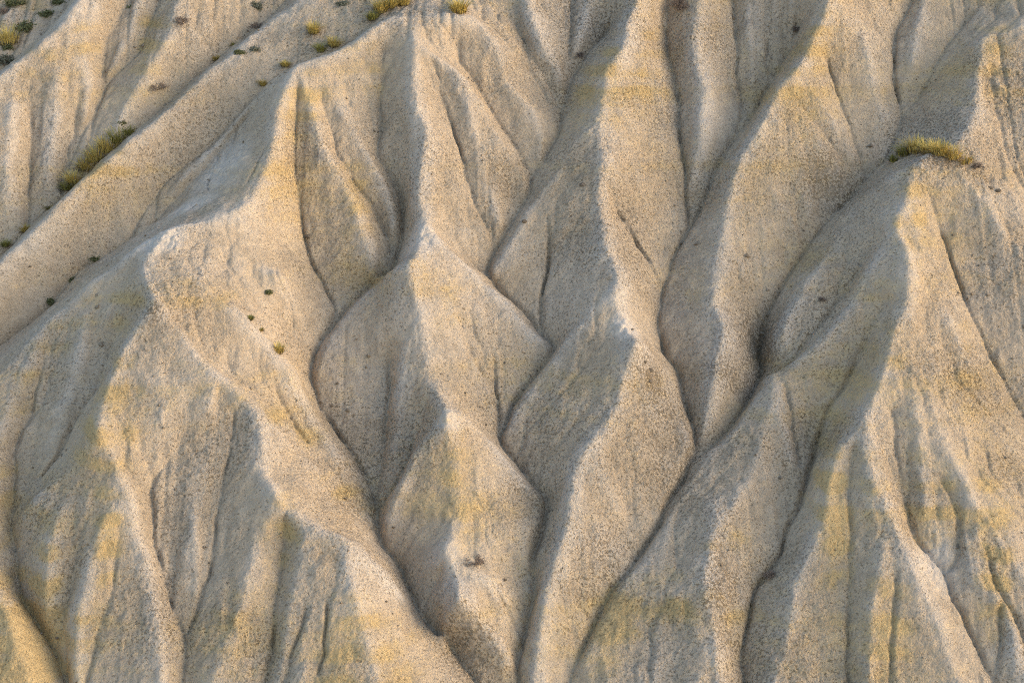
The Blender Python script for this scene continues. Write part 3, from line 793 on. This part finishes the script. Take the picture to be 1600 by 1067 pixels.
# dry shrubs
dry_shrub(284, 38, 18, 'wide grey brown shrub highest on the far left slope')
dry_shrub(245, 139, 20, 'grey brown shrub in the middle of the far left slope', .55)
dry_shrub(402, 44, 17, 'grey brown shrub on the far crest left of the central peak', .6)
dry_shrub(1063, 14, 22, 'large grey brown shrub in the gully at the top centre', .9, 34)
dry_shrub(738, 876, 26, 'sprawling dry shrub on the low crest in the bottom centre', .22, 22)
dry_shrub(1285, 470, 11, 'small purplish dry shrub on the left face of the broad right crest', .7, 16)
dry_shrub(1204, 902, 15, 'pale dry shrub beside the gully in the lower right', .8, 22)
dry_shrub(1242, 48, 11, 'small dark dry shrub in the upper gully right of the top centre', .7)
dry_shrub(905, 88, 10, 'greyish dry shrub in the pale gully left of the top centre crest', .7)
# stones
stone(820, 347, 5, 'long dark stone on the pale face right of centre, left of its crest')
stone(911, 291, 6, 'dark angular stone just under the crest above the pale centre face')
stone(1548, 294, 4, 'left one of the pair of dark stones right of the grass row')
stone(1560, 298, 4, 'right one of the pair of dark stones right of the grass row')
stone(1016, 579, 5, 'uppermost of the dark stones on the knob in the centre right')
stone(1015, 596, 4, 'lowest of the dark stones on the knob in the centre right')
stone(1007, 566, 4, 'smallest dark stone near the top of the knob in the centre right')
stone(482, 371, 5, 'dark stone standing in for a hole in the gully of the left centre')  # dark lump added in place of the hole in this gully
stone(1220, 634, 3, 'slim dark stone in the groove of the lower right spur')

# clods and gravel washed into the gullies
NPB = 9000
w = np.clip(ACC2 / 8.0, 0, 3) * (np.abs(gu)[None] < 20.5) * (np.abs(gv - 1)[:, None] < 17.5) + .012 * ((np.abs(gu)[None] < 20.5) & (np.abs(gv - 1)[:, None] < 17.5))
w = gauss(w, 1.5); w = w.ravel() / w.sum()
pick = np.random.default_rng(5).choice(w.size, NPB, p=w)
oct_v = np.array([(1,0,0),(-1,0,0),(0,1,0),(0,-1,0),(0,0,1),(0,0,-1)], float)
oct_f = np.array([(0,2,4),(2,1,4),(1,3,4),(3,0,4),(2,0,5),(1,2,5),(3,1,5),(0,3,5)])
rr = np.random.default_rng(6)
pi_, pj = np.divmod(pick, NX)
uu_, vv_ = gu[pj] + rr.uniform(-.04, .04, NPB), gv[pi_] + rr.uniform(-.04, .04, NPB)
cen = O + uu_[:, None] * RV + vv_[:, None] * VAX + H[pi_, pj][:, None] * NAX
rad = .014 + .042 * rr.random(NPB) ** 3
rad[::45] *= 2.2
pv = oct_v[None] * rr.uniform(.6, 1.3, (NPB, 6, 1)) + rr.normal(0, .18, (NPB, 6, 3))
pv = cen[:, None] + pv * rad[:, None, None]
pf = (oct_f[None] + 6 * np.arange(NPB)[:, None, None]).reshape(-1, 3)
gr = link('gravel', pv.reshape(-1, 3).tolist(), pf.tolist(), M_CLOD)
gr['kind'] = 'stuff'; gr['label'] = 'dark gravel and clods washed into the gullies'
print('done', round(time.time() - T0, 1))
